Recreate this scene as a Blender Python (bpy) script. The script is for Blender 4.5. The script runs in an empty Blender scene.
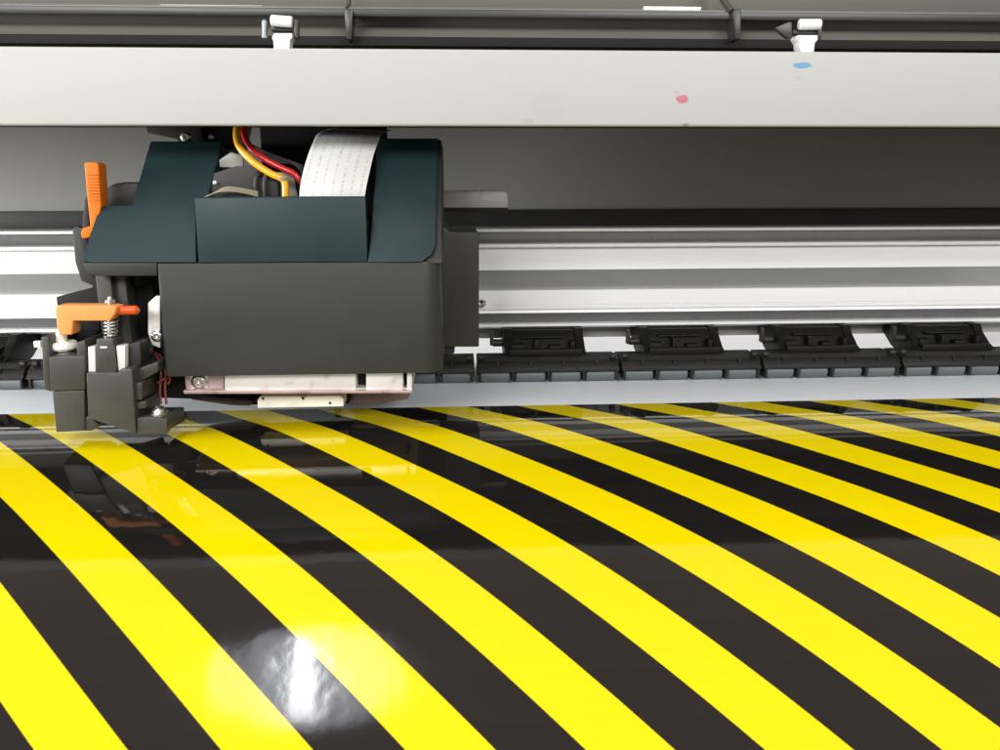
import bpy, bmesh, math, random
from mathutils import Vector, Matrix
random.seed(4)
S = 0.08                       # one stripe period of the print = 8 cm; lengths below are in periods
scene = bpy.context.scene
COL = scene.collection

# ------------------------------------------------------------------ camera
F, PITCH, YAW, ROLL = 813.5, math.radians(12.95), math.radians(3.11), math.radians(0.14)
CAM = Vector((4.391, -7.910, 2.143))
fwd = Vector((math.sin(YAW)*math.cos(PITCH), math.cos(YAW)*math.cos(PITCH), -math.sin(PITCH)))
rgt = Vector((math.cos(YAW), -math.sin(YAW), 0))
dwn = fwd.cross(rgt)
r2 = rgt*math.cos(ROLL) + dwn*math.sin(ROLL)
d2 = -rgt*math.sin(ROLL) + dwn*math.cos(ROLL)
cd = bpy.data.cameras.new('camera'); cam = bpy.data.objects.new('camera', cd); COL.objects.link(cam)
cd.lens = F/1000*36; cd.sensor_width = 36; cd.clip_start = 0.02; cd.clip_end = 60
m3 = Matrix((r2, -d2, -fwd)).transposed()
cam.matrix_world = Matrix.Translation(CAM*S) @ m3.to_4x4()
scene.camera = cam

def ray(px, py):
    return r2*((px-500)/F) + d2*((py-375)/F) + fwd
def at(px, py, Y):             # survey a point of the photograph at world depth Y (in periods)
    r = ray(px, py); t = (Y-CAM.y)/r.y
    return CAM + r*t
def onp(px, py, p0, n):
    r = ray(px, py); t = (p0-CAM).dot(n)/r.dot(n)
    return CAM + r*t
def X(px, py, Y): return at(px, py, Y).x
def Z(px, py, Y): return at(px, py, Y).z

# ------------------------------------------------------------------ materials
def mat(name, col, rough=0.5, metal=0.0, var=0.06, scale=12.0, bump=0.0, bscale=400.0, coat=0.0, spec=0.5, stretch=None, rvar=0.0, trans=0.0, dirt=0.0):
    m = bpy.data.materials.new(name); m.use_nodes = True
    nt = m.node_tree; N = nt.nodes; L = nt.links
    b = N['Principled BSDF']
    b.inputs['Roughness'].default_value = rough; b.inputs['Metallic'].default_value = metal
    b.inputs['Coat Weight'].default_value = coat; b.inputs['Specular IOR Level'].default_value = spec
    b.inputs['Transmission Weight'].default_value = trans
    tc = N.new('ShaderNodeTexCoord'); src = tc.outputs['Object']
    if stretch:
        mp = N.new('ShaderNodeMapping'); mp.inputs['Scale'].default_value = stretch
        L.new(src, mp.inputs['Vector']); src = mp.outputs['Vector']
    n = N.new('ShaderNodeTexNoise'); n.inputs['Scale'].default_value = scale; n.inputs['Detail'].default_value = 6
    L.new(src, n.inputs['Vector'])
    mx = N.new('ShaderNodeMix'); mx.data_type = 'RGBA'
    mx.inputs['A'].default_value = tuple(c*(1-var) for c in col[:3])+(1,)
    mx.inputs['B'].default_value = tuple(min(1, c*(1+var)) for c in col[:3])+(1,)
    L.new(n.outputs['Fac'], mx.inputs['Factor'])
    out = mx.outputs['Result']
    if dirt:
        n3 = N.new('ShaderNodeTexNoise'); n3.inputs['Scale'].default_value = 90; n3.inputs['Detail'].default_value = 8
        L.new(tc.outputs['Object'], n3.inputs['Vector'])
        rp = N.new('ShaderNodeMapRange'); rp.inputs['From Min'].default_value = .56; rp.inputs['From Max'].default_value = .72
        L.new(n3.outputs['Fac'], rp.inputs['Value'])
        ml = N.new('ShaderNodeMath'); ml.operation = 'MULTIPLY'; ml.inputs[1].default_value = dirt
        L.new(rp.outputs['Result'], ml.inputs[0])
        m2 = N.new('ShaderNodeMix'); m2.data_type = 'RGBA'
        m2.inputs['B'].default_value = (col[0]*.35+.02, col[1]*.3+.015, col[2]*.3+.015, 1)
        L.new(ml.outputs[0], m2.inputs['Factor']); L.new(out, m2.inputs['A']); out = m2.outputs['Result']
    L.new(out, b.inputs['Base Color'])
    if rvar:
        mr = N.new('ShaderNodeMapRange'); mr.inputs['To Min'].default_value = rough-rvar; mr.inputs['To Max'].default_value = rough+rvar
        L.new(n.outputs['Fac'], mr.inputs['Value']); L.new(mr.outputs['Result'], b.inputs['Roughness'])
    if bump:
        n2 = N.new('ShaderNodeTexNoise'); n2.inputs['Scale'].default_value = bscale; n2.inputs['Detail'].default_value = 3
        L.new(src, n2.inputs['Vector'])
        bp = N.new('ShaderNodeBump'); bp.inputs['Strength'].default_value = bump; bp.inputs['Distance'].default_value = 0.001
        L.new(n2.outputs['Fac'], bp.inputs['Height']); L.new(bp.outputs['Normal'], b.inputs['Normal'])
    return m
M = {}
M['housing'] = mat('charcoal_plastic', (.029,.0315,.029), .5, bump=.06, bscale=900, var=.10, scale=30, rvar=.14, spec=.3)
M['teal'] = mat('teal_plastic', (.0105,.0265,.031), .45, bump=.05, bscale=900, var=.18, scale=22, rvar=.16, spec=.28)
M['dark'] = mat('black_plastic', (.020,.020,.019), .5, bump=.06, var=.2, spec=.4)
M['gap'] = mat('deep_black', (.008,.008,.008), .7, var=.1, spec=.3)
M['cutter'] = mat('grey_plastic', (.048,.048,.041), .36, bump=.1, bscale=500, var=.4, scale=35, dirt=.7, rvar=.1)
M['beamwhite'] = mat('beam_white', (.395,.408,.398), .5, var=.02, scale=6, bump=.04, bscale=700)
M['alu'] = mat('aluminium', (.83,.84,.845), .4, metal=.2, dirt=.03, var=.04, scale=30, stretch=(.15,4,4), rvar=.04)
M['alug'] = mat('aluminium_channel', (.36,.37,.37), .42, metal=.5, var=.05, scale=30, stretch=(.15,4,4))
M['steel'] = mat('polished_steel', (.26,.26,.27), .3, metal=.9, var=.25, scale=14, stretch=(.3,3,3), rvar=.06, dirt=.25)
M['screw'] = mat('screw_steel', (.6,.59,.56), .28, metal=1, var=.1)
M['plate'] = mat('bright_plate', (.86,.84,.81), .35, metal=.5, var=.08, scale=40, dirt=.5)
M['pinkplate'] = mat('stained_plate', (.52,.40,.40), .4, metal=.6, var=.25, scale=60, dirt=.7)
M['arm_metal'] = mat('dull_bracket_metal', (.42,.415,.41), .4, metal=.4, var=.12, scale=50, dirt=.3)
M['skirt'] = mat('skirt_metal', (.16,.11,.11), .45, metal=.4, var=.25, dirt=.5)
M['headcap'] = mat('cream_plastic', (.86,.85,.77), .4, var=.04, dirt=.25)
M['orange'] = mat('orange_plastic', (.68,.165,.008), .45, dirt=.25, spec=.25, var=.05)
M['paleorange'] = mat('orange_plastic_worn', (.76,.30,.09), .5, dirt=.25, spec=.25, var=.06)
M['redorange'] = mat('orange_plastic_dark', (.65,.085,.006), .38, var=.05)
M['backwall'] = mat('grey_sheet_metal', (.33,.33,.31), .42, metal=.1, var=.05, bump=.04, bscale=300)
M['liddark'] = mat('lid_black', (.028,.028,.025), .35, var=.2)
M['lid'] = mat('smoked_lid', (.15,.147,.125), .3, var=.2, scale=8, stretch=(.3,3,3), spec=.6)
M['lidtop'] = mat('lid_top', (.105,.10,.085), .35, var=.1, scale=8)
M['whiteplastic'] = mat('white_plastic', (.75,.76,.74), .35, var=.02)
M['steelblue'] = mat('zinc', (.25,.29,.31), .3, metal=.8, var=.1)
M['roller'] = mat('roller_rubber', (.10,.115,.12), .45, var=.12, scale=60)
M['arm'] = mat('arm_plastic', (.007,.007,.0065), .5, spec=.2, var=.2, scale=40)
M['rollerhousing'] = mat('roller_housing', (.012,.012,.011), .45, spec=.3, var=.2, scale=40, bump=.3)
M['yellowtube'] = mat('yellow_tube', (.85,.42,.02), .3, var=.08, coat=.3)
M['redtube'] = mat('red_tube', (.55,.02,.02), .3, var=.1, coat=.3)
M['copper'] = mat('red_brown_wire', (.22,.045,.035), .4, var=.1)
M['tab'] = mat('clear_grey_tab', (.32,.32,.29), .3, var=.1)
M['tan'] = mat('tan_wire', (.35,.32,.22), .4, var=.1)

# ------------------------------------------------------------------ mesh helpers
def finish(name, bm, material, parent=None, smooth=40, scale=True):
    if scale:
        for v in bm.verts: v.co *= S
    bmesh.ops.recalc_face_normals(bm, faces=bm.faces)
    me = bpy.data.meshes.new(name); bm.to_mesh(me); bm.free()
    me.materials.append(material)
    for p in me.polygons: p.use_smooth = True
    me.set_sharp_from_angle(angle=math.radians(smooth))
    o = bpy.data.objects.new(name, me); COL.objects.link(o)
    if parent is not None:
        o.parent = parent; o.matrix_parent_inverse = Matrix.Translation(-parent.location) if parent.type == 'EMPTY' else Matrix()
    return o
def tag(o, label=None, cat=None, group=None, kind=None):
    if label: o['label'] = label
    if cat: o['category'] = cat
    if group: o['group'] = group
    if kind: o['kind'] = kind
    return o
def empty(name, loc):
    o = bpy.data.objects.new(name, None); COL.objects.link(o); o.location = Vector(loc)*S; o.empty_display_size = .02
    return o
def bevel_all(bm, geom_faces, r, seg=2):
    if r <= 0: return
    es = set()
    for f in geom_faces:
        for e in f.edges: es.add(e)
    es = [e for e in es if len(e.link_faces) == 2 and e.calc_face_angle(0) > .3]
    bmesh.ops.bevel(bm, geom=es, offset=r, segments=seg, profile=.6, affect='EDGES', clamp_overlap=True)
def box(bm, x0, x1, y0, y1, z0, z1, r=.012, seg=2):
    vs = [bm.verts.new((x, y, z)) for x in (x0, x1) for y in (y0, y1) for z in (z0, z1)]
    q = [(0,1,3,2),(4,6,7,5),(0,4,5,1),(2,3,7,6),(0,2,6,4),(1,5,7,3)]
    fs = [bm.faces.new([vs[i] for i in f]) for f in q]
    bmesh.ops.recalc_face_normals(bm, faces=fs)
    bevel_all(bm, fs, r, seg)
def prism(bm, pts, vec, r=.012, seg=2):
    """closed polygon (3-D points) pushed along vec"""
    a = [bm.verts.new(p) for p in pts]; b = [bm.verts.new(Vector(p)+Vector(vec)) for p in pts]
    n = len(a); fs = [bm.faces.new(a), bm.faces.new(b[::-1])]
    for i in range(n):
        fs.append(bm.faces.new([a[i], b[i], b[(i+1) % n], a[(i+1) % n]]))
    bmesh.ops.recalc_face_normals(bm, faces=fs)
    bevel_all(bm, fs, r, seg)
def pprism(bm, pix, Y, depth, r=.012, seg=2):
    prism(bm, [at(px, py, Y) for px, py in pix], (0, depth, 0), r, seg)
def pbox(bm, px0, px1, py0, py1, Y, depth, r=.012, seg=2):
    a = at(px0, (py0+py1)/2, Y); b = at(px1, (py0+py1)/2, Y)
    c = at((px0+px1)/2, py0, Y); d = at((px0+px1)/2, py1, Y)
    box(bm, a.x, b.x, Y, Y+depth, d.z, c.z, r, seg)
def cyl(bm, p, q, r0, r1=None, seg=20, cap=.15):
    """turned bar from p to q with softened ends"""
    p, q = Vector(p), Vector(q); r1 = r0 if r1 is None else r1
    ax = (q-p).normalized(); L = (q-p).length
    u = ax.orthogonal().normalized(); w = ax.cross(u)
    c = min(cap*min(r0, r1), L*.3)
    prof = [(0, r0-c), (c, r0), (L-c, r1), (L, r1-c)]
    rings = []
    for h, rr in prof:
        rings.append([bm.verts.new(p+ax*h+(u*math.cos(2*math.pi*k/seg)+w*math.sin(2*math.pi*k/seg))*rr) for k in range(seg)])
    for A, B in zip(rings, rings[1:]):
        for k in range(seg): bm.faces.new([A[k], A[(k+1) % seg], B[(k+1) % seg], B[k]])
    bm.faces.new(rings[0][::-1]); bm.faces.new(rings[-1])
def catmull(pts, n=8):
    P = [Vector(p) for p in pts]; P = [P[0]*2-P[1]]+P+[P[-1]*2-P[-2]]
    out = []
    for i in range(1, len(P)-2):
        for k in range(n):
            t = k/n
            out.append(.5*((2*P[i])+(P[i+1]-P[i-1])*t+(2*P[i-1]-5*P[i]+4*P[i+1]-P[i+2])*t*t+(-P[i-1]+3*P[i]-3*P[i+1]+P[i+2])*t**3))
    out.append(P[-2]); return out
def tube(bm, pts, r, seg=12, n=8, smooth=True):
    P = catmull(pts, n) if smooth else [Vector(p) for p in pts]
    rings = []; u = None
    for i, p in enumerate(P):
        d = (P[min(i+1, len(P)-1)]-P[max(i-1, 0)]).normalized()
        u = d.orthogonal().normalized() if u is None else (u-d*u.dot(d)).normalized()
        w = d.cross(u)
        rings.append([bm.verts.new(p+(u*math.cos(2*math.pi*k/seg)+w*math.sin(2*math.pi*k/seg))*r) for k in range(seg)])
    for A, B in zip(rings, rings[1:]):
        for k in range(seg): bm.faces.new([A[k], A[(k+1) % seg], B[(k+1) % seg], B[k]])
    bm.faces.new(rings[0][::-1]); bm.faces.new(rings[-1])
def helix(bm, p, q, R, turns, wr, seg=8):
    p, q = Vector(p), Vector(q); n = int(turns*16); pts = []
    for i in range(n+1):
        a = 2*math.pi*turns*i/n; c = p.lerp(q, i/n)
        pts.append(c+Vector((math.cos(a)*R, math.sin(a)*R, 0)))
    tube(bm, pts, wr, seg, smooth=False)
def extrude_x(bm, yz, x0, x1, r=0):
    prism(bm, [(x0, y, z) for y, z in yz], (x1-x0, 0, 0), r)
def screwhead(bm, c, R, n=(0,-1,0), th=None, cross=True):
    """pan head with a cross recess cut by raised quadrants"""
    c = Vector(c); n = Vector(n).normalized(); th = th or R*.5
    u = n.orthogonal().normalized(); w = n.cross(u)
    prof = [(0, R), (th*.45, R*.98), (th*.8, R*.8), (th, R*.52), (th*.9, R*.3), (th*.35, R*.22), (th*.25, .001)]
    seg = 20; rings = []
    for h, rr in prof:
        rings.append([bm.verts.new(c+n*h+(u*math.cos(2*math.pi*k/seg)+w*math.sin(2*math.pi*k/seg))*rr*(1+(.35*math.cos(4*2*math.pi*k/seg) if cross and .2*R < rr < .45*R else 0))) for k in range(seg)])
    for A, B in zip(rings, rings[1:]):
        for k in range(seg): bm.faces.new([A[k], A[(k+1) % seg], B[(k+1) % seg], B[k]])
    bm.faces.new(rings[0][::-1]); bm.faces.new(rings[-1])
def new(): return bmesh.new()

XL, XR = -9.0, 17.0             # how far the long members run, past both sides of the view

# ------------------------------------------------------------------ printed vinyl sheet
KN = [(-9, 0), (-.05, 0), (0, -.4), (.15, -1.6), (.58, -1.6), (.68, 1.4), (.8, 3.6), (1.3, 7.4), (2, 10), (2.6, 16.6), (4, 39.4), (5, 54), (7, 80)]
def phi(s):
    for (a, A), (b, B) in zip(KN, KN[1:]):
        if s <= b:
            return math.radians(A+(B-A)*(s-a)/(b-a))
    return math.radians(KN[-1][1])
prof = [(-7.0, 7.0, 0.0), (-3.0, 3.0, 0.0), (-.5, .5, 0.0), (0.0, 0.0, 0.0)]
s, y, z = 0.0, 0.0, 0.0; ds = .02
while s < 6.0:
    a = (phi(s)+2*phi(s+ds/2)+phi(s+ds)+phi(max(0, s-.12))+phi(s+.12))/6
    y -= math.cos(a)*ds; z -= math.sin(a)*ds; s += ds
    prof.append((s, y, z))
bm = new(); uvl = bm.loops.layers.uv.new('sheet')
cols = [XL+.6+(XR-XL-1.2)*i/60 for i in range(61)]
grid = []
for (s_, y_, z_) in prof:
    row = []
    for x in cols:
        w = 0
        if s_ > .8: w = (math.sin(x*1.3+s_*.9)*.004+math.sin(x*3.1-s_*1.7+1)*.0018)*min(1, (s_-.8)/1.2)
        row.append((bm.verts.new((x, y_, z_+w)), x, s_))
    grid.append(row)
for A, B in zip(grid, grid[1:]):
    for i in range(60):
        q = [A[i], A[i+1], B[i+1], B[i]]
        f = bm.faces.new([v[0] for v in q])
        for lp, v in zip(f.loops, q): lp[uvl].uv = (v[1], v[2])
m = bpy.data.materials.new('printed_vinyl'); m.use_nodes = True
nt = m.node_tree; N = nt.nodes; L = nt.links; b = N['Principled BSDF']
uv = N.new('ShaderNodeUVMap'); uv.uv_map = 'sheet'
sx = N.new('ShaderNodeSeparateXYZ'); L.new(uv.outputs['UV'], sx.inputs['Vector'])
def mth(op, a, b_=None, c_=None, clamp=False):
    n = N.new('ShaderNodeMath'); n.operation = op; n.use_clamp = clamp
    for i, v in enumerate((a, b_, c_)):
        if v is None: continue
        if isinstance(v, (int, float)): n.inputs[i].default_value = v
        else: L.new(v, n.inputs[i])
    return n.outputs[0]
def mixc(fac, A, B):
    n = N.new('ShaderNodeMix'); n.data_type = 'RGBA'
    if isinstance(fac, (int, float)): n.inputs['Factor'].default_value = fac
    else: L.new(fac, n.inputs['Factor'])
    for k, v in (('A', A), ('B', B)):
        if isinstance(v, tuple): n.inputs[k].default_value = v
        else: L.new(v, n.inputs[k])
    return n.outputs['Result']
wn = N.new('ShaderNodeTexNoise'); wn.inputs['Scale'].default_value = 60; L.new(uv.outputs['UV'], wn.inputs['Vector'])
d = mth('SUBTRACT', sx.outputs['X'], sx.outputs['Y'])
d = mth('ADD', d, mth('MULTIPLY', mth('SUBTRACT', wn.outputs['Fac'], .5), .006))
fr = mth('FRACT', mth('ADD', d, 100.0))
tri = mth('ABSOLUTE', mth('SUBTRACT', fr, .25+.0))            # yellow where fract in 0..0.5
tri = mth('MINIMUM', tri, mth('SUBTRACT', 1.0, tri))
ye = mth('MULTIPLY', mth('SUBTRACT', .254, tri), 90.0, clamp=True)
ynoise = N.new('ShaderNodeTexNoise'); ynoise.inputs['Scale'].default_value = 1.2; ynoise.inputs['Detail'].default_value = 5
L.new(uv.outputs['UV'], ynoise.inputs['Vector'])
fine = N.new('ShaderNodeTexNoise'); fine.inputs['Scale'].default_value = 45; fine.inputs['Detail'].default_value = 2
L.new(uv.outputs['UV'], fine.inputs['Vector'])
yel = mixc(ynoise.outputs['Fac'], (.66,.535,.0005,1), (.69,.565,.001,1))
yel = mixc(mth('MULTIPLY', fine.outputs['Fac'], .35), yel, (.59,.475,.001,1))
# printing passes: very faint bands across the sheet
band = mth('FRACT', mth('MULTIPLY', sx.outputs['Y'], 3.3))
pn_ = N.new('ShaderNodeTexNoise'); pn_.noise_dimensions = '1D'; pn_.inputs['Scale'].default_value = 7; pn_.inputs['Detail'].default_value = 4
L.new(sx.outputs['Y'], pn_.inputs['W'])
yel = mixc(mth('MULTIPLY', pn_.outputs['Fac'], .12), yel, (.50,.36,.001,1))
blk = mixc(mth('MULTIPLY', band, .5), (.0085,.008,.0078,1), (.011,.0095,.009,1))
ink = mixc(ye, blk, yel)
blank = mth('MULTIPLY', mth('MULTIPLY', sx.outputs['Y'], -1.0), 60.0, clamp=True)
colr = mixc(blank, ink, (.87,.94,1,1))
L.new(colr, b.inputs['Base Color'])
rg = mth('ADD', mth('ADD', .04, mth('MULTIPLY', mth('MULTIPLY', mth('SUBTRACT', sx.outputs['Y'], 2.0), .6, clamp=True), .06)), mth('MULTIPLY', blank, .4))
b.inputs['IOR'].default_value = 1.42
L.new(rg, b.inputs['Roughness'])
b1 = N.new('ShaderNodeTexNoise'); b1.inputs['Scale'].default_value = 1.7; b1.inputs['Detail'].default_value = 3
L.new(uv.outputs['UV'], b1.inputs['Vector'])
b2 = N.new('ShaderNodeTexNoise'); b2.inputs['Scale'].default_value = 14; b2.inputs['Detail'].default_value = 3
L.new(uv.outputs['UV'], b2.inputs['Vector'])
hh = mth('ADD', mth('MULTIPLY', b1.outputs['Fac'], .00032), mth('MULTIPLY', b2.outputs['Fac'], .000022))
mp = N.new('ShaderNodeMapping'); mp.inputs['Scale'].default_value = (5, 1.3, 1); L.new(uv.outputs['UV'], mp.inputs['Vector'])
b3 = N.new('ShaderNodeTexNoise'); b3.inputs['Scale'].default_value = 1.0; b3.inputs['Detail'].default_value = .6; L.new(mp.outputs['Vector'], b3.inputs['Vector'])
hh = mth('ADD', hh, mth('MULTIPLY', b3.outputs['Fac'], .00015))
slack = mth('ADD', .05, mth('MULTIPLY', mth('SUBTRACT', sx.outputs['Y'], .9), .5, clamp=True))
hh = mth('MULTIPLY', hh, mth('MINIMUM', slack, 1.0))
bp = N.new('ShaderNodeBump'); bp.inputs['Strength'].default_value = 1; bp.inputs['Distance'].default_value = 1.0
L.new(hh, bp.inputs['Height']); L.new(bp.outputs['Normal'], b.inputs['Normal'])
sheet = finish('vinyl_sheet', bm, m, smooth=60)
tag(sheet, 'glossy vinyl sheet printed with diagonal yellow and black hazard stripes and a blank white margin', 'printed sheet')

# platen under the sheet
bm = new()
pl = [(y_, z_-.03) for s_, y_, z_ in prof if s_ < 5.9]
pl = pl[:4]+pl[4::8]
low = [(y_-.0, z_-.35) for y_, z_ in pl][::-1]
extrude_x(bm, pl+low, XL, XR, 0)
platen = finish('platen', bm, M['alug'])
tag(platen, 'curved metal platen and apron that the striped sheet slides over', 'platen')

# ------------------------------------------------------------------ white cover beam
YB = -1.05
zt, zb = Z(500, 49.5, YB), Z(500, 126, YB)
bm = new()
box(bm, XL, XR, YB, YB+.09, zb, zt, .02, 3)
mb = M['beamwhite']; nt = mb.node_tree; N = nt.nodes; L = nt.links; b = N['Principled BSDF']
base = b.inputs['Base Color'].links[0].from_socket
tc = N.new('ShaderNodeTexCoord'); nz = N.new('ShaderNodeTexNoise'); nz.inputs['Scale'].default_value = 220
L.new(tc.outputs['Object'], nz.inputs['Vector'])
def spot(px, py, rx, rz, colour, amt, base):
    c = at(px, py, YB)*S
    mp = N.new('ShaderNodeMapping'); mp.vector_type = 'POINT'
    mp.inputs['Location'].default_value = (-c.x/rx, 0, -c.z/rz); mp.inputs['Scale'].default_value = (1/rx, 0, 1/rz)
    L.new(tc.outputs['Object'], mp.inputs['Vector'])
    ln = N.new('ShaderNodeVectorMath'); ln.operation = 'LENGTH'; L.new(mp.outputs['Vector'], ln.inputs[0])
    v = mth('ADD', ln.outputs['Value'], mth('MULTIPLY', mth('SUBTRACT', nz.outputs['Fac'], .5), 1.1))
    k = mth('MULTIPLY', mth('MULTIPLY', mth('SUBTRACT', 1.0, v), 3.5, clamp=True), amt)
    return mixc(k, base, colour)
o_ = base
pxm = 8.0/F*S
o_ = spot(683, 99, 6*pxm, 3.6*pxm, (.44,.09,.14,1), .85, o_)
o_ = spot(676, 92, 2.4*pxm, 1.2*pxm, (.42,.2,.24,1), .5, o_)
o_ = spot(802, 65.5, 9.5*pxm, 2.7*pxm, (.05,.24,.46,1), .85, o_)
o_ = spot(797, 78, 4*pxm, 1.5*pxm, (.25,.34,.44,1), .4, o_)
o_ = spot(549, 106, 17*pxm, 15*pxm, (.37,.34,.39,1), .22, o_)
o_ = spot(528, 121, 7*pxm, 2.5*pxm, (.30,.28,.26,1), .35, o_)
o_ = spot(686, 124.5, 3*pxm, 1.4*pxm, (.2,.17,.15,1), .7, o_)
L.new(o_, b.inputs['Base Color'])
beam = finish('cover_beam', bm, mb)
tag(beam, 'long white painted metal beam with a pink and a blue ink stain, across the top of the printer', 'beam')
bm = new(); box(bm, XL, XR, YB+.1, YB+.85, zb+.1, zt-.03, .02)
finish('inner_channel', bm, M['gap'], beam)
bm = new(); box(bm, XL, XR, YB+.9, 3.7, zb+.25, zb+.33, .02)
finish('light_baffle', bm, M['dark'], beam)  # unseen roof added to keep overhead light off the back panel
# clips that stand up behind the beam's top edge
for (cx, left) in ((282, True), (806, False)):
    cl = empty('lid_clip', at(cx, 48, YB+.3))
    tag(cl, 'white snap clip at the left, between dark and steel pegs on the beam top' if left else 'white snap clip at the right, above the blue ink stain on the beam',
        'clip', 'white clips holding the lid')
    Yc = YB+.1
    bm = new()
    if left: pprism(bm, [(274,33),(292,33),(292,38),(290,40),(289,52),(274,52),(273,40),(271.5,38)], Yc, .14, .008)
    else: pprism(bm, [(798,35),(818,35),(818,40),(815,43),(814,53),(801,53),(800,42),(797,38)], Yc, .14, .008)
    finish('clip_base', bm, M['whiteplastic'], cl)
    bm = new()
    y0 = 22 if left else 24.5
    dx = 0 if left else 528
    cyl(bm, at(271+dx, y0-1.5 if left else y0, Yc+.05), at(292.5+dx, y0, Yc+.05), .042, seg=20)
    finish('clip_roll', bm, M['whiteplastic'], cl)
    bm = new()
    if left:
        pbox(bm, 271, 293, 26, 31, Yc+.08, .1, .006)
    else:
        pprism(bm, [(775,28),(788,22),(792,22),(792,38),(787,38)], Yc+.02, .05, .006)
        pbox(bm, 793, 822, 30, 34, Yc+.08, .1, .006)
        pbox(bm, 818.5, 822, 24, 40, Yc+.05, .08, .006)
    finish('claw', bm, M['liddark'], cl)
    if left:
        for (a, w_, mm) in ((264.5, 4.5, 'steelblue'), (296.5, 4.5, 'liddark')):
            bm = new(); cyl(bm, at(a, 19.5, Yc+.06), at(a, 40, Yc+.06), .024, seg=14, cap=.6)
            finish('peg', bm, M[mm], cl)

# ------------------------------------------------------------------ lid above the beam
YD = .2
def zy(v, Y): return Z(500, v, Y)
lid = empty('machine_lid', (4, YD, zy(45, YD)))
tag(lid, 'smoked dark hinged lid of the printer with thin ribs, above the white beam', 'lid')
bm = new()   # main lid moulding: steps seen edge on
yz = [(YD, zy(60, YD)), (YD, zy(43, YD)), (YD-.10, zy(40, YD-.1)), (YD-.02, zy(27, YD)), (YD-.06, zy(18, YD-.06)), (YD-.2, zy(17, YD-.2)),
      (YD-.2, zy(9, YD-.2)), (YD+.25, zy(7.5, YD+.25)), (YD+.5, zy(7, YD+.5)), (YD+.5, zy(60, YD+.5))]
extrude_x(bm, yz, XL, XR)
finish('lid_moulding', bm, M['lid'], lid, smooth=20)
bm = new(); box(bm, XL, XR, YD-.24, YD-.19, zy(17.5, YD-.24), zy(9.5, YD-.24), .01)
finish('edge_strip', bm, M['liddark'], lid)
bm = new(); box(bm, XL, XR, YD-.14, YD-.02, zy(47.5, YD-.1), zy(38, YD-.1), .01)
finish('dark_gap_strip', bm, M['gap'], lid)  # black strip standing in for the dark gap under the lid
bm = new(); box(bm, XL, XR, YD+.2, YD+.3, zy(9, YD+.2), zy(-70, YD+.2), .01)
finish('lid_panel', bm, M['lidtop'], lid)
for (a, t0, t1) in ((348, 8, 39), (737, 8, 39)):
    bm = new(); pprism(bm, [(a-4, t0+3), (a+1.5, t0), (a+4.5, t0+2), (a+3.5, t1), (a-1.5, t1)], YD-.3, .22, .008)
    finish('rib', bm, M['liddark'], lid)
bm = new(); tube(bm, [at(348, -14, YD-.05), at(349, 4, YD-.05), at(347, 9, YD-.2)], .02)
finish('rib', bm, M['liddark'], lid)
bm = new(); tube(bm, [at(717, -16, YD-.02), at(722, -2, YD-.1), at(732, 12, YD-.25)], .03)
finish('rib', bm, M['liddark'], lid)
for (a, c, v0, v1) in ((160, 262, 4.6, 7.3), (644, 701, 6.6, 10.2)):
    bm = new(); pbox(bm, a, c, v0, v1, YD+.02, .08, .004)
    finish('pale_strip', bm, M['tab' if a == 160 else 'plate'], lid)  # thin pale strips along the top of the lid

# ------------------------------------------------------------------ back wall behind the carriage
bm = new()
Yw = 2.7
zlo = Z(700, 209.5, Yw)
pts = []
n = 14
for i in range(n+1):
    t = i/n; pts.append((Yw-.1*(1-t)**2+.75*t**2, zlo+(4.2-zlo)*t))
inner = [(p[0]+.08, p[1]) for p in pts][::-1]
extrude_x(bm, pts+inner, XL, XR)
wall = finish('back_panel', bm, M['backwall'])
tag(wall, 'plain grey sheet metal panel inside the printer, above the dark ledge and aluminium rail', 'panel')
bm = new()
Yl = 2.45
box(bm, XL, XR, Yl, Yl+.5, Z(700, 232, Yl), Z(700, 209, Yl), .015)
tag(finish('ledge', bm, M['dark']), 'matt black ledge running just above the aluminium rail', 'ledge')

# ------------------------------------------------------------------ aluminium rail
YR = 1.7
rail = empty('guide_rail', (4, YR+.4, Z(480, 280, YR)))
tag(rail, 'bright aluminium guide rail with grooves, running the full width behind the carriage', 'rail')
def railpart(name, pts, material, back):
    bm = new()
    yz = [(YR+dy, Z(480, v, YR+dy)) for v, dy in pts]
    yz = yz+[(YR+back, yz[-1][1]), (YR+back, yz[0][1])]
    extrude_x(bm, yz, XL, XR)
    return finish(name, bm, material, rail, smooth=25)
railpart('top_lip', [(228, .10), (229, .0), (232, .0), (232.6, .05)], M['alu'], .5)
railpart('steel_strip', [(232.8, .02), (238, .045), (243.2, .075)], M['steel'], .5)
railpart('middle_lip', [(243.4, .03), (244.5, -.01), (247, -.01), (248, .04)], M['alu'], .5)
railpart('upper_face', [(248.2, .12), (250, .10), (270.4, .0)], M['alu'], .5)
railpart('channel', [(270.6, .02), (289.6, .14)], M['alug'], .5)
railpart('lower_face', [(289.8, .14), (291, .10), (305, .02), (306, .035), (307, .015), (309.5, .0), (310.2, .03), (311, .0), (313.5, -.01)], M['alu'], .5)
railpart('steel_strip', [(313.7, .0), (315, .02), (323.5, .07)], M['steel'], .5)
railpart('bottom_lip', [(323.8, .0), (324.5, -.03), (327, -.03), (328.5, .03)], M['alu'], .5)
bm = new(); box(bm, XL, XR, YR+.35, YR+.8, Z(600, 337, YR+.35), Z(600, 326, YR+.35), .01)
finish('under_bar', bm, M['backwall'], rail)
bm = new()
screwhead(bm, at(482, 303.5, YR-.01), .05, th=.06)
finish('screw', bm, M['screw'], rail)

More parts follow.
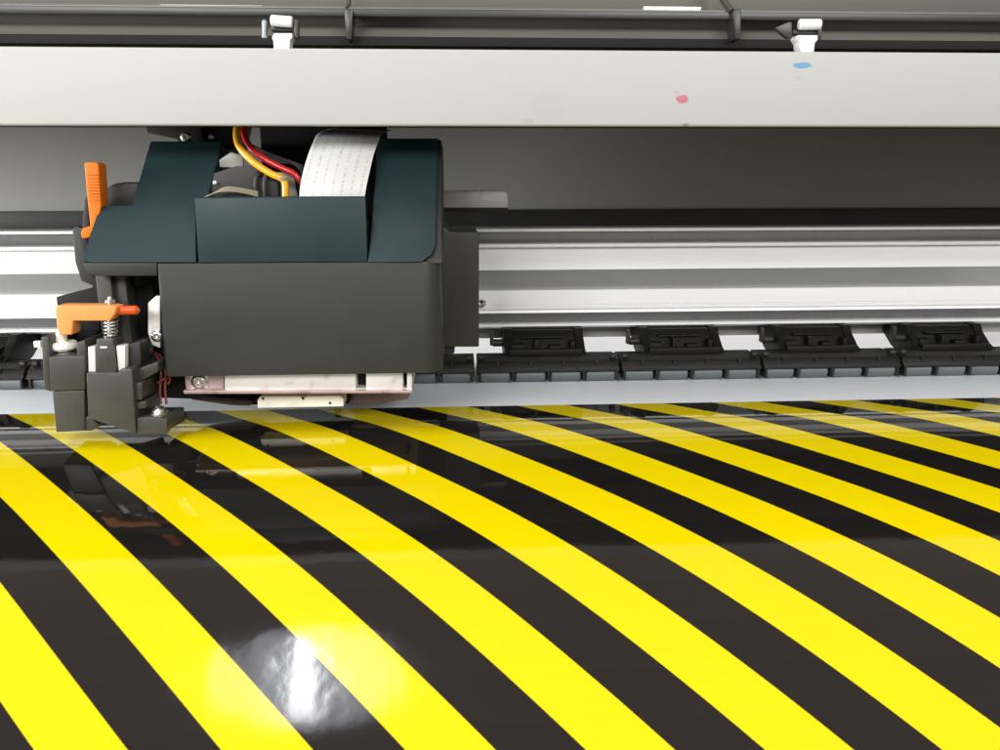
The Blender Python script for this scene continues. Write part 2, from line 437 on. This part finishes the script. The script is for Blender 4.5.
# ------------------------------------------------------------------ pinch roller units
YP = .93
uL = X(476, 370, YP); uW = X(620.5, 370, YP)-uL
zb0 = .012
def make_unit():
    t = empty('pinch_roller_unit', (uL+uW/2, YP+.2, 0))
    x0, x1 = uL+.016, uL+uW-.016
    bm = new()
    yz = [(YP+.04, .24), (YP+.12, .265), (YP+.45, .27), (YP+.5, .05), (YP+.22, .05), (YP+.22, .15), (YP, .145), (YP-.015, .16)]
    extrude_x(bm, yz, x0, x1, .01)
    # ribs on the front slope and lugs on top
    for k in range(4):
        xx = x0+(x1-x0)*(k+.62)/4.3
        box(bm, xx-.010, xx+.010, YP+.0, YP+.1, .15, .25, .004)
    box(bm, x0, x1, YP-.03, YP+.03, .140, .160, .006)
    finish('housing', bm, M['rollerhousing'], t)
    for k in range(5):
        xx = x0+(x1-x0)*k/4; xx = min(max(xx, x0+.03), x1-.03)
        bm = new(); box(bm, xx-.013, xx+.013, YP-.02, YP+.2, .03, .15, .006)
        finish('bearing', bm, M['rollerhousing'], t)
    for k in range(4):
        a = x0+(x1-x0)*k/4+.03; c = x0+(x1-x0)*(k+1)/4-.03
        bm = new(); cyl(bm, (a, YP+.09, .085), (c, YP+.09, .085), .078, seg=24, cap=.2)
        finish('roller', bm, M['roller'], t)
    for k in (0, 1):
        xx = x0+.05 if k == 0 else x1-.05
        bm = new(); cyl(bm, (xx-.03, YP+.12, .285), (xx+.03, YP+.12, .285), .035, seg=14)
        finish('lug', bm, M['dark'], t)
    # lifting arm that climbs back under the rail
    ax0, ax1 = uL+uW*.5-.47, uL+uW*.5+.47
    bm = new()
    yz = [(YP+.25, .26), (YP+.40, .33), (YP+.55, .44), (YP+.6, .52), (YP+1.2, .52), (YP+1.2, .40), (YP+.9, .22), (YP+.6, .12), (YP+.3, .12)]
    extrude_x(bm, yz, ax0, ax0+.1, .008)
    extrude_x(bm, yz, ax1-.1, ax1, .008)
    yz2 = [(YP+.40, .27), (YP+.50, .30), (YP+.54, .40), (YP+.62, .50), (YP+1.1, .50), (YP+1.1, .22), (YP+.5, .14)]
    extrude_x(bm, yz2, ax0+.1, ax1-.1, .008)
    for k, (w_, h_) in enumerate(((.16, .37), (.05, .42), (.13, .35), (.05, .40))):
        xx = ax0+.16+(ax1-ax0-.3)*k/3
        box(bm, xx-w_/2, xx+w_/2, YP+.40, YP+.56, .26, h_, .008)
    box(bm, ax0+.2, ax1-.25, YP+.50, YP+.58, .425, .445, .006)
    box(bm, ax0+.05, ax1-.05, YP+.28, YP+.38, .26, .33, .01)
    finish('arm', bm, M['arm'], t)
    bm = new(); cyl(bm, (ax0-.13, YP+.6, .36), (ax0+.02, YP+.6, .36), .045, seg=14)
    box(bm, ax0-.16, ax0-.12, YP+.57, YP+.65, .33, .5, .008)
    finish('pivot_pin', bm, M['dark'], t)
    return t
unit = make_unit()
def copy_tree(o, dx):
    c = o.copy(); COL.objects.link(c); c.location = o.location+Vector((dx, 0, 0))
    for ch in o.children:
        k = ch.copy(); COL.objects.link(k); k.parent = c
        k.matrix_parent_inverse = ch.matrix_parent_inverse
    return c
for k in (-4, -3, -1, 1, 2, 3):
    c = copy_tree(unit, uW*k*S)
    c['category'] = 'roller unit'; c['group'] = 'pinch roller units under the rail'
    c['label'] = {-4: 'black pinch roller unit cut by the left edge of the photo',
                  -3: 'black pinch roller unit behind the cutter block with its orange lever',

                  -1: 'black pinch roller unit mostly hidden behind the carriage, right end showing beside its corner',
                  1: 'second whole black pinch roller unit to the right of the carriage',
                  2: 'third whole black pinch roller unit to the right of the carriage',
                  3: 'black pinch roller unit cut by the right edge of the photo'}[k]
tag(unit, 'first whole black pinch roller unit to the right of the carriage', 'roller unit', 'pinch roller units under the rail')

# ------------------------------------------------------------------ print carriage
YC = -1.0
car = empty('print_carriage', (X(300, 380, YC), 0, .3))
tag(car, 'charcoal and teal print head carriage with orange levers, its open top showing tubes', 'print carriage')
def part(name, bm, mk, parent=car, smooth=40): return finish(name, bm, M[mk], parent, smooth)
M['block'] = mat('side_block_plastic', (.030,.031,.030), .45, bump=.05, var=.08, spec=.4)
zT = Z(300, 262.5, YC); zB = Z(300, 375, YC); xl = X(160, 320, YC); xr = X(442, 320, YC)
# front cover with a large right corner radius
bm = new()
R_ = .17
ring = [(xl, YC+.02), (xl+.02, YC)]
for i in range(9):
    a = math.pi/2*i/8; ring.append((xr-R_+R_*math.sin(a), YC+R_-R_*math.cos(a)))
ring += [(xr, YC+1.9), (xl, YC+1.9)]
xl_t = X(156.5, 262, YC)
a = [bm.verts.new((x, y, zB)) for x, y in ring]
b_ = [bm.verts.new((x if x > xl+.03 else x+(xl_t-xl), y, zT)) for x, y in ring]
n = len(ring)
fs = [bm.faces.new(a), bm.faces.new(b_[::-1])]
for i in range(n): fs.append(bm.faces.new([a[i], b_[i], b_[(i+1) % n], a[(i+1) % n]]))
bmesh.ops.recalc_face_normals(bm, faces=fs)
bevel_all(bm, fs[:2], .014, 2)
part('front_cover', bm, 'housing')
# lip that carries the left shoulder
bm = new(); pprism(bm, [(83, 262.7), (157, 262.7), (157, 276), (94, 276), (86, 272)], YC+.01, 1.1, .012)
part('side_lip', bm, 'housing')

# sloped shoulders
p0 = Vector((0, YC, zT)); SLz = Z(300, 139, YC+.6)-zT; SL = Vector((0, .6, SLz)); nrm = Vector((0, -SL.z, SL.y)).normalized()   # outward/up normal
def slope_prism(bm, pix, depth, out=0.0, r=.014, seg=3):
    q = p0+nrm*out
    prism(bm, [onp(px, py, q, nrm) for px, py in pix], -nrm*depth, r, seg)
bm = new(); slope_prism(bm, [(82,260),(84,252),(100,205.5),(132,205),(150,142),(152,141),(222,141),(208,196),(196,199),(196,262),(90,262)], .16, .01)
part('left_shoulder', bm, 'teal')
bm = new(); slope_prism(bm, [(367.5,262),(379,138),(438,138),(436,244),(432,254),(421,262)], .16, .012)
part('right_shoulder', bm, 'teal')
# dark side wall with rounded right corner, climbing behind the shoulder
bm = new()
wx0, wx1 = X(436, 262, YC), X(442.4, 262, YC)+.0
def sl(t): return YC+.6*t, zT+SLz*t
yz = [(YC+.03, zT-.02), (YC+.05, zT+.03), (sl(1)[0]+.05, sl(1)[1]), (.9, sl(1)[1]), (.9, zT-.02)]
extrude_x(bm, yz, wx0-.1, wx1, .02)
part('side_wall', bm, 'dark')
bm = new()
extrude_x(bm, [(YC+.12, zT-.01), (sl(.98)[0]+.12, sl(.98)[1]), (.9, sl(.98)[1]), (.9, zT-.01)], X(370, 262, YC)+.02, wx0-.1, .01)
part('inner_frame', bm, 'dark')
bm = new()
extrude_x(bm, [(YC+.12, zT-.01), (sl(.98)[0]+.12, sl(.98)[1]), (.9, sl(.98)[1]), (.9, zT-.01)], onp(152, 200, p0, nrm).x+.05, onp(213, 200, p0, nrm).x-.16, .01)
part('inner_frame', bm, 'dark')
# raised centre panel
bm = new(); 
zc = Z(280, 196.5, YC+.03)
xa, xb = X(196.8, 240, YC), X(366.5, 240, YC)
yz = [(YC-.005, zT+.004), (YC+.035, zc-.01), (YC+.055, zc), (YC+.10, zc), (YC+.12, zT+.004)]
extrude_x(bm, yz, xa, xb, .006)
part('centre_panel', bm, 'teal')
# floor and rear wall of the open bay
bm = new(); box(bm, xa+.02, xb, YC+.1, .9, zT+.0, zT+.35, .01); box(bm, xa+.3, xb+.1, .2, .3, zT+.2, zT+1.25, .01)
part('bay_floor', bm, 'gap')

# --- inside the bay
Yi = YC+.35
def inn(px, py, dy=0): return at(px, py, Yi+dy)
bm = new(); pprism(bm, [(214,173),(236,166),(262,166),(278,178),(278,205),(206,205)], Yi+.02, .12, .01)
part('connector_block', bm, 'dark')
bm = new(); pprism(bm, [(219,160),(231,152),(243,156),(243,168),(220,167)], Yi+.15, .03, .004)
part('clear_tab', bm, 'tab')
bm = new(); pprism(bm, [(274,172),(293,172),(298,198),(274,198)], Yi+.16, .05, .006)
part('clear_tab', bm, 'tab')
bm = new()
for dx in (0, 9):
    tube(bm, [inn(256+dx, 205, -.02), inn(256+dx, 180, -.02), inn(259+dx, 174, .0), inn(266+dx, 178, .05)], .022, n=4)
part('black_hose', bm, 'dark')
bm = new(); screwhead(bm, inn(215, 182.5, -.02), .017, th=.015)
part('rivet', bm, 'whiteplastic')
bm = new()
for k in range(4):
    tube(bm, [inn(205+k*3, 197-k, -.06), inn(218+k*2, 192-k*1.4, -.07), inn(236, 191.5-k*1.3, -.07), inn(258, 196-k*1.4, -.05)], .005, seg=6, n=6)
part('thin_wires', bm, 'tan')
bm = new()
for k in range(7):
    tube(bm, [inn(240+k*2, 140+k*2, .3), inn(262+k*3, 150+k*2, .22), inn(280+k*3, 158+k, .2), inn(303, 166+k*2, .2)], .011, seg=8, n=5)
part('black_cable', bm, 'dark')
bm = new(); tube(bm, [at(240, 122, Yi+.25), inn(236.5, 132, .15), inn(239, 146, .06), inn(252, 161, 0), inn(270, 173, -.03), inn(281, 178, -.04), inn(285, 183, -.04), inn(285.5, 194, -.04), inn(285.5, 206, -.04)], .030, 14)
part('yellow_tube', bm, 'yellowtube')
bm = new()
helix(bm, inn(281.5, 177, -.04), inn(283.5, 180, -.04), .04, 2, .006)
part('tube_tie', bm, 'tan')
bm = new(); tube(bm, [at(247, 122, Yi+.3), inn(244, 134, .22), inn(252, 149, .12), inn(268, 161, .06), inn(284, 169, .03), inn(294, 174, .02), inn(304, 185, .03)], .028, 14)
part('red_tube', bm, 'redtube')
# ribbon cable
bm = new(); uvr = bm.loops.layers.uv.new('ribbon')
Lp = [(299,203,-.14),(300,188,-.13),(303,172,-.09),(308,155,-.03),(314,140,.04),(318,133.5,.14),(326,130,.45),(336,128,.85)]
Rp = [(364,203,-.14),(366,188,-.13),(369.5,172,-.09),(373.5,155,-.03),(378,142,.04),(381,135.5,.14),(386,132,.45),(392,130,.85)]
A = catmull([inn(a_[0], a_[1], a_[2]) for a_ in Lp], 6); B = catmull([inn(a_[0], a_[1], a_[2]) for a_ in Rp], 6)
nr, nc = len(A), 24
def ribbon_sheet(off):
    g = []
    for i in range(nr):
        row = []
        for j in range(nc+1):
            t = j/nc; p = A[i].lerp(B[i], t); p = p+Vector((0, off-.03*math.sin(math.pi*t), 0))
            row.append(bm.verts.new(p))
        g.append(row)
    return g
g0 = ribbon_sheet(0); g1 = ribbon_sheet(.012)
for g in (g0, g1):
    for i in range(nr-1):
        for j in range(nc):
            f = bm.faces.new([g[i][j], g[i][j+1], g[i+1][j+1], g[i+1][j]])
            for lp, (a_, c_) in zip(f.loops, ((i, j), (i, j+1), (i+1, j+1), (i+1, j))): lp[uvr].uv = (c_/nc, a_/(nr-1))
for i in range(nr-1):
    for j in (0, nc): bm.faces.new([g0[i][j], g0[i+1][j], g1[i+1][j], g1[i][j]])
mr_ = bpy.data.materials.new('ribbon_cable'); mr_.use_nodes = True
nt = mr_.node_tree; N = nt.nodes; L = nt.links; b = N['Principled BSDF']; b.inputs['Roughness'].default_value = .35
uv = N.new('ShaderNodeUVMap'); uv.uv_map = 'ribbon'
sx = N.new('ShaderNodeSeparateXYZ'); L.new(uv.outputs['UV'], sx.inputs['Vector'])
line = mth('FRACT', mth('MULTIPLY', sx.outputs['X'], 26))
ln_ = mth('MULTIPLY', mth('LESS_THAN', line, .3), .2)
c1 = mixc(ln_, (.60,.61,.59,1), (.46,.46,.45,1))
wv = N.new('ShaderNodeCombineXYZ'); L.new(mth('MULTIPLY', mth('FLOOR', mth('MULTIPLY', sx.outputs['X'], 7)), 3.7), wv.inputs['X']); L.new(mth('MULTIPLY', sx.outputs['Y'], 22), wv.inputs['Y'])
nx = N.new('ShaderNodeTexNoise'); nx.inputs['Scale'].default_value = 3.1; nx.inputs['Detail'].default_value = 5; nx.inputs['Roughness'].default_value = .8; L.new(wv.outputs['Vector'], nx.inputs['Vector'])
colm = mth('LESS_THAN', mth('ABSOLUTE', mth('SUBTRACT', mth('FRACT', mth('MULTIPLY', sx.outputs['X'], 7)), .5)), .13)
mark = mth('MULTIPLY', mth('MULTIPLY', mth('GREATER_THAN', nx.outputs['Fac'], .53), colm), .4)
c1 = mixc(mark, c1, (.12,.12,.12,1))
L.new(c1, b.inputs['Base Color'])
finish('ribbon_cable', bm, mr_, car, smooth=80)
# dark bits behind the left shoulder, under the beam
bm = new(); pprism(bm, [(145,124),(200,124),(206,146),(185,146),(176,139),(147,133)], .1, .5, .012)
pprism(bm, [(196,124),(245,124),(240,150),(198,150)], .2, .3, .02)
part('hose_carrier', bm, 'dark')
bm = new(); screwhead(bm, at(186, 137, .05), .05); screwhead(bm, at(211, 137, .15), .03)
part('screw', bm, 'screw')
# silver bracket sticking out right
bm = new(); pprism(bm, [(440,190.5),(504,190.5),(508,193),(508,208),(440,208)], .7, .06, .012)
part('bracket_arm', bm, 'arm_metal')
bm = new(); pprism(bm, [(440,208),(508,208),(508,211.5),(440,211.5)], .68, .2, .006)
part('bracket_edge', bm, 'gap')
# right side block
YK = .25
bm = new(); pprism(bm, [(436,226),(444,226),(449,231.5),(477,231.5),(479,234),(479,347),(436,347)], YK, 1.0, .022, 3)
part('side_block', bm, 'block')
bm = new(); pprism(bm, [(438,345),(455,345),(454.5,353),(449,355),(438,355)], YK+.1, .5, .01)
pprism(bm, [(438,352),(443,352),(443,374),(438,374)], YK-.2, .5, .01)
part('block_foot', bm, 'dark')

# orange release handle and the black bracket round it
Yh = YC+.22
bm = new(); pprism(bm, [(84,163),(87,162),(97,162.5),(98.5,165),(101,205),(98,222),(89,238),(82,238.5),(80.5,233),(82,228.5),(90,226),(87,197)], Yh, .16, .02, 3)
for k in range(9):
    v = 174+k*3.1; xoff = (v-163)*.08
    pbox(bm, 86.2+xoff, 98.2+xoff*.8, v, v+1.3, Yh-.012, .03, .004)
part('release_handle', bm, 'orange')
bm = new(); pprism(bm, [(72,229),(75,226),(82,228),(84,200),(87,195),(89,228),(86,252),(92,275),(100,282),(98,287),(93,286),(81,281),(75,262)], Yh+.12, .12, .012)
part('handle_bracket', bm, 'dark')
bm = new(); pprism(bm, [(103,205),(104,190),(112,184),(124,182),(140,182),(140,210)], Yh+.3, .4, .03, 3)
part('rear_cap', bm, 'dark')

# ------ print head plate below the front cover
Yp = -.8; Yq = -.45
bm = new(); pprism(bm, [(184,372),(224,372),(224,391.5),(186,392)], Yp, .9, .012)
part('stained_bracket', bm, 'pinkplate')
bm = new(); screwhead(bm, at(199, 381.5, Yp-.005), .066, th=.03)
part('screw', bm, 'screw')
bm = new(); pbox(bm, 190, 208.5, 374.5, 389.5, Yp-.006, .02, .006)
part('washer', bm, 'screw')
bm = new(); pprism(bm, [(224.5,370),(356,370),(356,392),(224.5,392)], Yp-.06, .9, .012)
pprism(bm, [(366,370),(403,370),(403,391.5),(366,391.5)], Yp-.06, .9, .012)
pprism(bm, [(407,370),(412,370),(412,391.5),(407,391.5)], Yp-.06, .9, .008)
pprism(bm, [(356,388.5),(366,388.5),(366,391.8),(356,391.8)], Yp-.05, .8, .004)
pprism(bm, [(403,388.5),(407,388.5),(407,391.4),(403,391.4)], Yp-.05, .8, .004)
part('head_plate', bm, 'plate')
bm = new(); pprism(bm, [(183,390.5),(412.5,390.5),(412,393.4),(184,394)], Yp-.1, .95, .008)
part('plate_edge', bm, 'pinkplate')
bm = new(); pprism(bm, [(356,371),(366,371),(366,389),(356,389)], Yp+.1, .3, .004); part('dark_filler', bm, 'gap'); bm = new(); pprism(bm, [(403,371),(407,371),(407,389),(403,389)], Yp+.1, .3, .004); part('dark_filler', bm, 'gap'); bm = new()
pprism(bm, [(160,372),(184,372),(186,394),(252,401),(252,404),(190,399),(160,398)], Yp+.25, .5, .01)
part('dark_filler', bm, 'gap')
bm = new(); pprism(bm, [(188,393.8),(250,393.6),(250,406),(232,405.5),(192,400)], Yq+.15, .5, .01)
part('head_skirt', bm, 'skirt'); bm = new()
pprism(bm, [(350,393.6),(411,393),(408,399),(372,404.5),(350,405)], Yq+.15, .5, .01)
part('head_skirt', bm, 'skirt')
bm = new(); pprism(bm, [(249,394),(350,394),(349,404),(249,405)], Yq+.08, .5, .01)
part('head_frame', bm, 'gap')
bm = new(); pprism(bm, [(260,396.5),(300,396.3),(301,397.4),(306,397.4),(307,396.2),(340,396),(343.5,399),(343.5,406.5),(257.5,408),(257.5,400)], Yq-.15, .45, .008)
part('print_head', bm, 'headcap')
for a_ in (330, 263, 303):
    bm = new(); screwhead(bm, at(a_, 403 if a_ == 330 else 398.4, Yq-.152), .012, th=.008, cross=False)
    part('head_pin', bm, 'gap')

# ------ cutter / lever assembly on the left
Yk = YC-.15
bm = new()   # left tower
pprism(bm, [(49,357),(84.5,356),(85,390),(50.5,391)], Yk, .55, .012)
pprism(bm, [(52,391.4),(84.5,390.4),(84.5,431),(56,432.5)], Yk+.02, .5, .012)
pprism(bm, [(41,337),(48,337),(49.5,345),(52,392),(44,390)], Yk+.05, .6, .012)
pprism(bm, [(76,343),(85,340),(85.5,358),(77,358)], Yk+.03, .5, .012)
pprism(bm, [(48,357),(78,357),(78,350),(48,350)], Yk+.32, .2, .012)
part('cutter_housing', bm, 'cutter')
bm = new()   # middle tower
pprism(bm, [(86,373),(119,373),(119,369.5),(132,369),(136,434),(88,418.5)], Yk-.03, .6, .014)
pprism(bm, [(82,416),(89,417),(98,424),(92,431),(82,431)], Yk+.04, .4, .012)
pprism(bm, [(96,339),(113,339),(116.5,374),(96.5,374)], Yk+.0, .2, .014)
part('cutter_block', bm, 'cutter')
bm = new(); pbox(bm, 100, 107, 346.5, 348.2, Yk-.003, .01, .002)
part('slot_mark', bm, 'whiteplastic')
bm = new(); pprism(bm, [(88,347),(95,347),(95.5,373),(88.5,373)], Yk+.03, .12, .006)
part('white_insert', bm, 'whiteplastic')
bm = new(); pprism(bm, [(116,346),(125,346),(125,368),(118.5,371)], Yk+.03, .12, .006)
part('white_insert', bm, 'whiteplastic')
bm = new(); pprism(bm, [(125.5,345),(138,341.5),(140.5,343),(141,364),(133,370),(125.5,369)], Yk+.1, .3, .01)
part('sensor_box', bm, 'dark')
bm = new()
pprism(bm, [(132.5,371),(146,366),(158,362),(158,372),(143,380),(133.5,383)], Yk+.1, .5, .01)
pprism(bm, [(134,383),(142,383),(142,400),(135,400)], Yk+.02, .3, .01)
pprism(bm, [(135.5,403),(146,401),(146,408),(136,410)], Yk+.02, .3, .01)
pprism(bm, [(137,418),(150,417),(167,419),(167,433.5),(137,434)], Yk-.01, .1, .01)
# foot plate running back to the right
q = [at(137,433,Yk), at(166,433,Yk)]
zf0, zf1 = q[0].z, Z(150, 417, Yk)
prism(bm, [(q[0].x, Yk+.01, zf0), (q[1].x, Yk+.01, zf0), (q[1].x+.05, Yk+.36, zf0+.0), (q[0].x, Yk+.36, zf0)], (0, 0, (zf1-zf0)*.93), .012)
part('cutter_foot', bm, 'cutter')
bm = new(); pprism(bm, [(100,372),(150,372),(150,408),(100,408)], Yk+.35, .3, .01)
part('inner_core', bm, 'gap')
bm = new(); c_ = at(158, 409, Yk+.12); cyl(bm, c_-Vector((0,0,.05)), c_-Vector((0,0,.02)), .085, seg=20); screwhead(bm, c_-Vector((0,0,.02)), .062, n=(0,-.2,1), th=.04)
part('screw', bm, 'screw')
for dx in (0, 4.2):
    bm = new(); tube(bm, [at(143+dx*.3, 345, Yk+.6), at(149+dx*.3, 350, Yk+.5), at(158+dx, 358, Yk+.4), at(161+dx, 372, Yk+.35), at(160+dx*1.2, 390, Yk+.33), at(161+dx*1.3, 404, Yk+.32)], .011, 8)
    part('sensor_wire', bm, 'copper')
bm = new(); tube(bm, [at(158, 383, Yk+.3), at(164, 379, Yk+.3), at(170, 378, Yk+.35), at(168, 384, Yk+.35)], .01, 8)
part('sensor_wire', bm, 'copper')
# shafts behind
bm = new(); pbox(bm, 99, 114, 274, 345, Yk+.35, .2, .01)
part('shaft', bm, 'cutter')
bm = new(); pbox(bm, 116, 130, 274, 372, Yk+.42, .2, .01)
part('rack', bm, 'cutter')
bm = new(); pbox(bm, 96, 156, 270, 372, Yk+.7, .3, .01); pprism(bm, [(56,297),(100,286),(100,330),(80,348),(70,348),(57,305)], Yk+.5, .4, .01)
part('inner_core', bm, 'gap')
bm = new(); pprism(bm, [(148,303),(156,296),(160,296),(160,348),(152,345),(148,333)], Yk+.28, .04, .006)
part('side_plate', bm, 'plate')
bm = new(); screwhead(bm, at(157, 336, Yk+.27), .05)
part('screw', bm, 'screw')
# orange lever
bm = new(); pprism(bm, [(54.5,308),(57,305.5),(110,305.5),(117,307),(115,314),(110,321),(73,321),(72,335),(59,335),(57,328)], Yk+.02, .16, .016, 3)
part('lever', bm, 'paleorange')
bm = new(); cyl(bm, at(114, 310.5, Yk+.1), at(139, 310, Yk+.1), .038, seg=18, cap=.5)
part('lever_knob', bm, 'redorange')
bm = new(); cyl(bm, at(110.5, 345, Yk+.12), at(110.5, 298, Yk+.12), .026, seg=16); 
part('threaded_rod', bm, 'screw')
bm = new(); helix(bm, at(111, 341, Yk+.12), at(111, 321, Yk+.12), .052, 6, .009)
part('spring', bm, 'screw')
bm = new(); c_ = at(110.5, 303, Yk+.12); cyl(bm, c_, c_+Vector((0,0,.03)), .045, seg=6, cap=.1); cyl(bm, at(110.5, 299.5, Yk+.12), at(110.5, 296.5, Yk+.12), .02, seg=12)
part('nut', bm, 'screw')
bm = new(); pprism(bm, [(108,303),(120,303),(119,321),(113,321)], Yk+.16, .05, .006)
part('lever_stop', bm, 'dark')
c_ = at(63.5, 341.5, Yk+.2)
bm = new(); cyl(bm, c_+Vector((-.02,0,.0)), c_+Vector((0,0,.1)), .045, seg=18)
part('plunger_stem', bm, 'headcap')
bm = new(); cyl(bm, c_-Vector((0,0,.07)), c_+Vector((0,0,.0)), .115, seg=28, cap=.25)
part('plunger_cap', bm, 'headcap')
bm = new(); helix(bm, c_-Vector((0,0,.15)), c_-Vector((0,0,.06)), .09, 3, .013)
part('plunger_spring', bm, 'screw')
bm = new(); pbox(bm, 33.5, 40.5, 341.5, 347.5, Yk+.3, .05, .004)
part('white_clip', bm, 'whiteplastic')

# ------------------------------------------------------------------ light
w = bpy.data.worlds.new('World'); scene.world = w; w.use_nodes = True
nt = w.node_tree; N = nt.nodes; L = nt.links; bg = N['Background']
tc = N.new('ShaderNodeTexCoord'); sp = N.new('ShaderNodeSeparateXYZ'); L.new(tc.outputs['Generated'], sp.inputs['Vector'])
rp = N.new('ShaderNodeValToRGB'); L.new(mth('ADD', mth('MULTIPLY', sp.outputs['Z'], .5), .5), rp.inputs['Fac'])
e = rp.color_ramp.elements
e[0].position = .3; e[0].color = (.16,.15,.14,1); e[1].position = .52; e[1].color = (.6,.59,.57,1)
e2 = e.new(.72); e2.color = (.88,.74,.66,1)
e3 = e.new(1.0); e3.color = (.98,.76,.63,1)
L.new(rp.outputs['Color'], bg.inputs['Color']); bg.inputs['Strength'].default_value = .75
def area(name, loc, target, sx_, sy_, power, col=(1,1,1)):
    l = bpy.data.lights.new(name, 'AREA'); l.shape = 'RECTANGLE'; l.size = sx_; l.size_y = sy_; l.energy = power; l.color = col
    o = bpy.data.objects.new(name, l); COL.objects.link(o); o.location = loc
    d_ = Vector(target)-Vector(loc); o.rotation_euler = d_.to_track_quat('-Z', 'Y').to_euler()
    return o
pn = area('ceiling_and_fill_lamp', (-.09, -.64, 2.0), (-.09, -.639, 0), .54, 1.1, 8.5, (.84,.89,1.0)); pn.data.shape = 'ELLIPSE'
tb = area('lamp_tube', (-.10, -.64, 1.97), (-.10, -.639, 0),  .10, .9, 10, (.97,.98,1.0)); tb.data.shape = 'ELLIPSE'
area('ceiling_and_fill_lamp', (-1.0, -2.75, 1.25), (.3, 0, .1), 1.6, .6, 58, (1,.99,.975))  # added fill behind the camera, hung low to reach under the beam
area('ceiling_and_fill_lamp', (1.6, -2.75, 1.25), (.4, 0, .1), 1.6, .6, 47, (1,.99,.975))  # its weaker partner on the right, also an added fill
area('fill_light', (-2.4, -1.2, .45), (.2, .1, .15), 1.0, .8, 20, (.97,.99,1.0))  # added soft fill from the left, for rail and back panel
area('fill_light', (-1.25, -.4, .17), (-.1, .25, .2), .5, .22, 24, (1,.99,.97))  # small low fill added to brighten the back panel's left side
area('fill_light', (.4, 1.9, 1.0), (.4, .2, 0), 3.0, .6, 26, (.97,.99,1.0))  # added back light for the blank sheet behind the rollers

scene.view_settings.view_transform = 'Standard'; scene.view_settings.look = 'None'
scene.view_settings.exposure = 0.0; scene.view_settings.gamma = 1.0
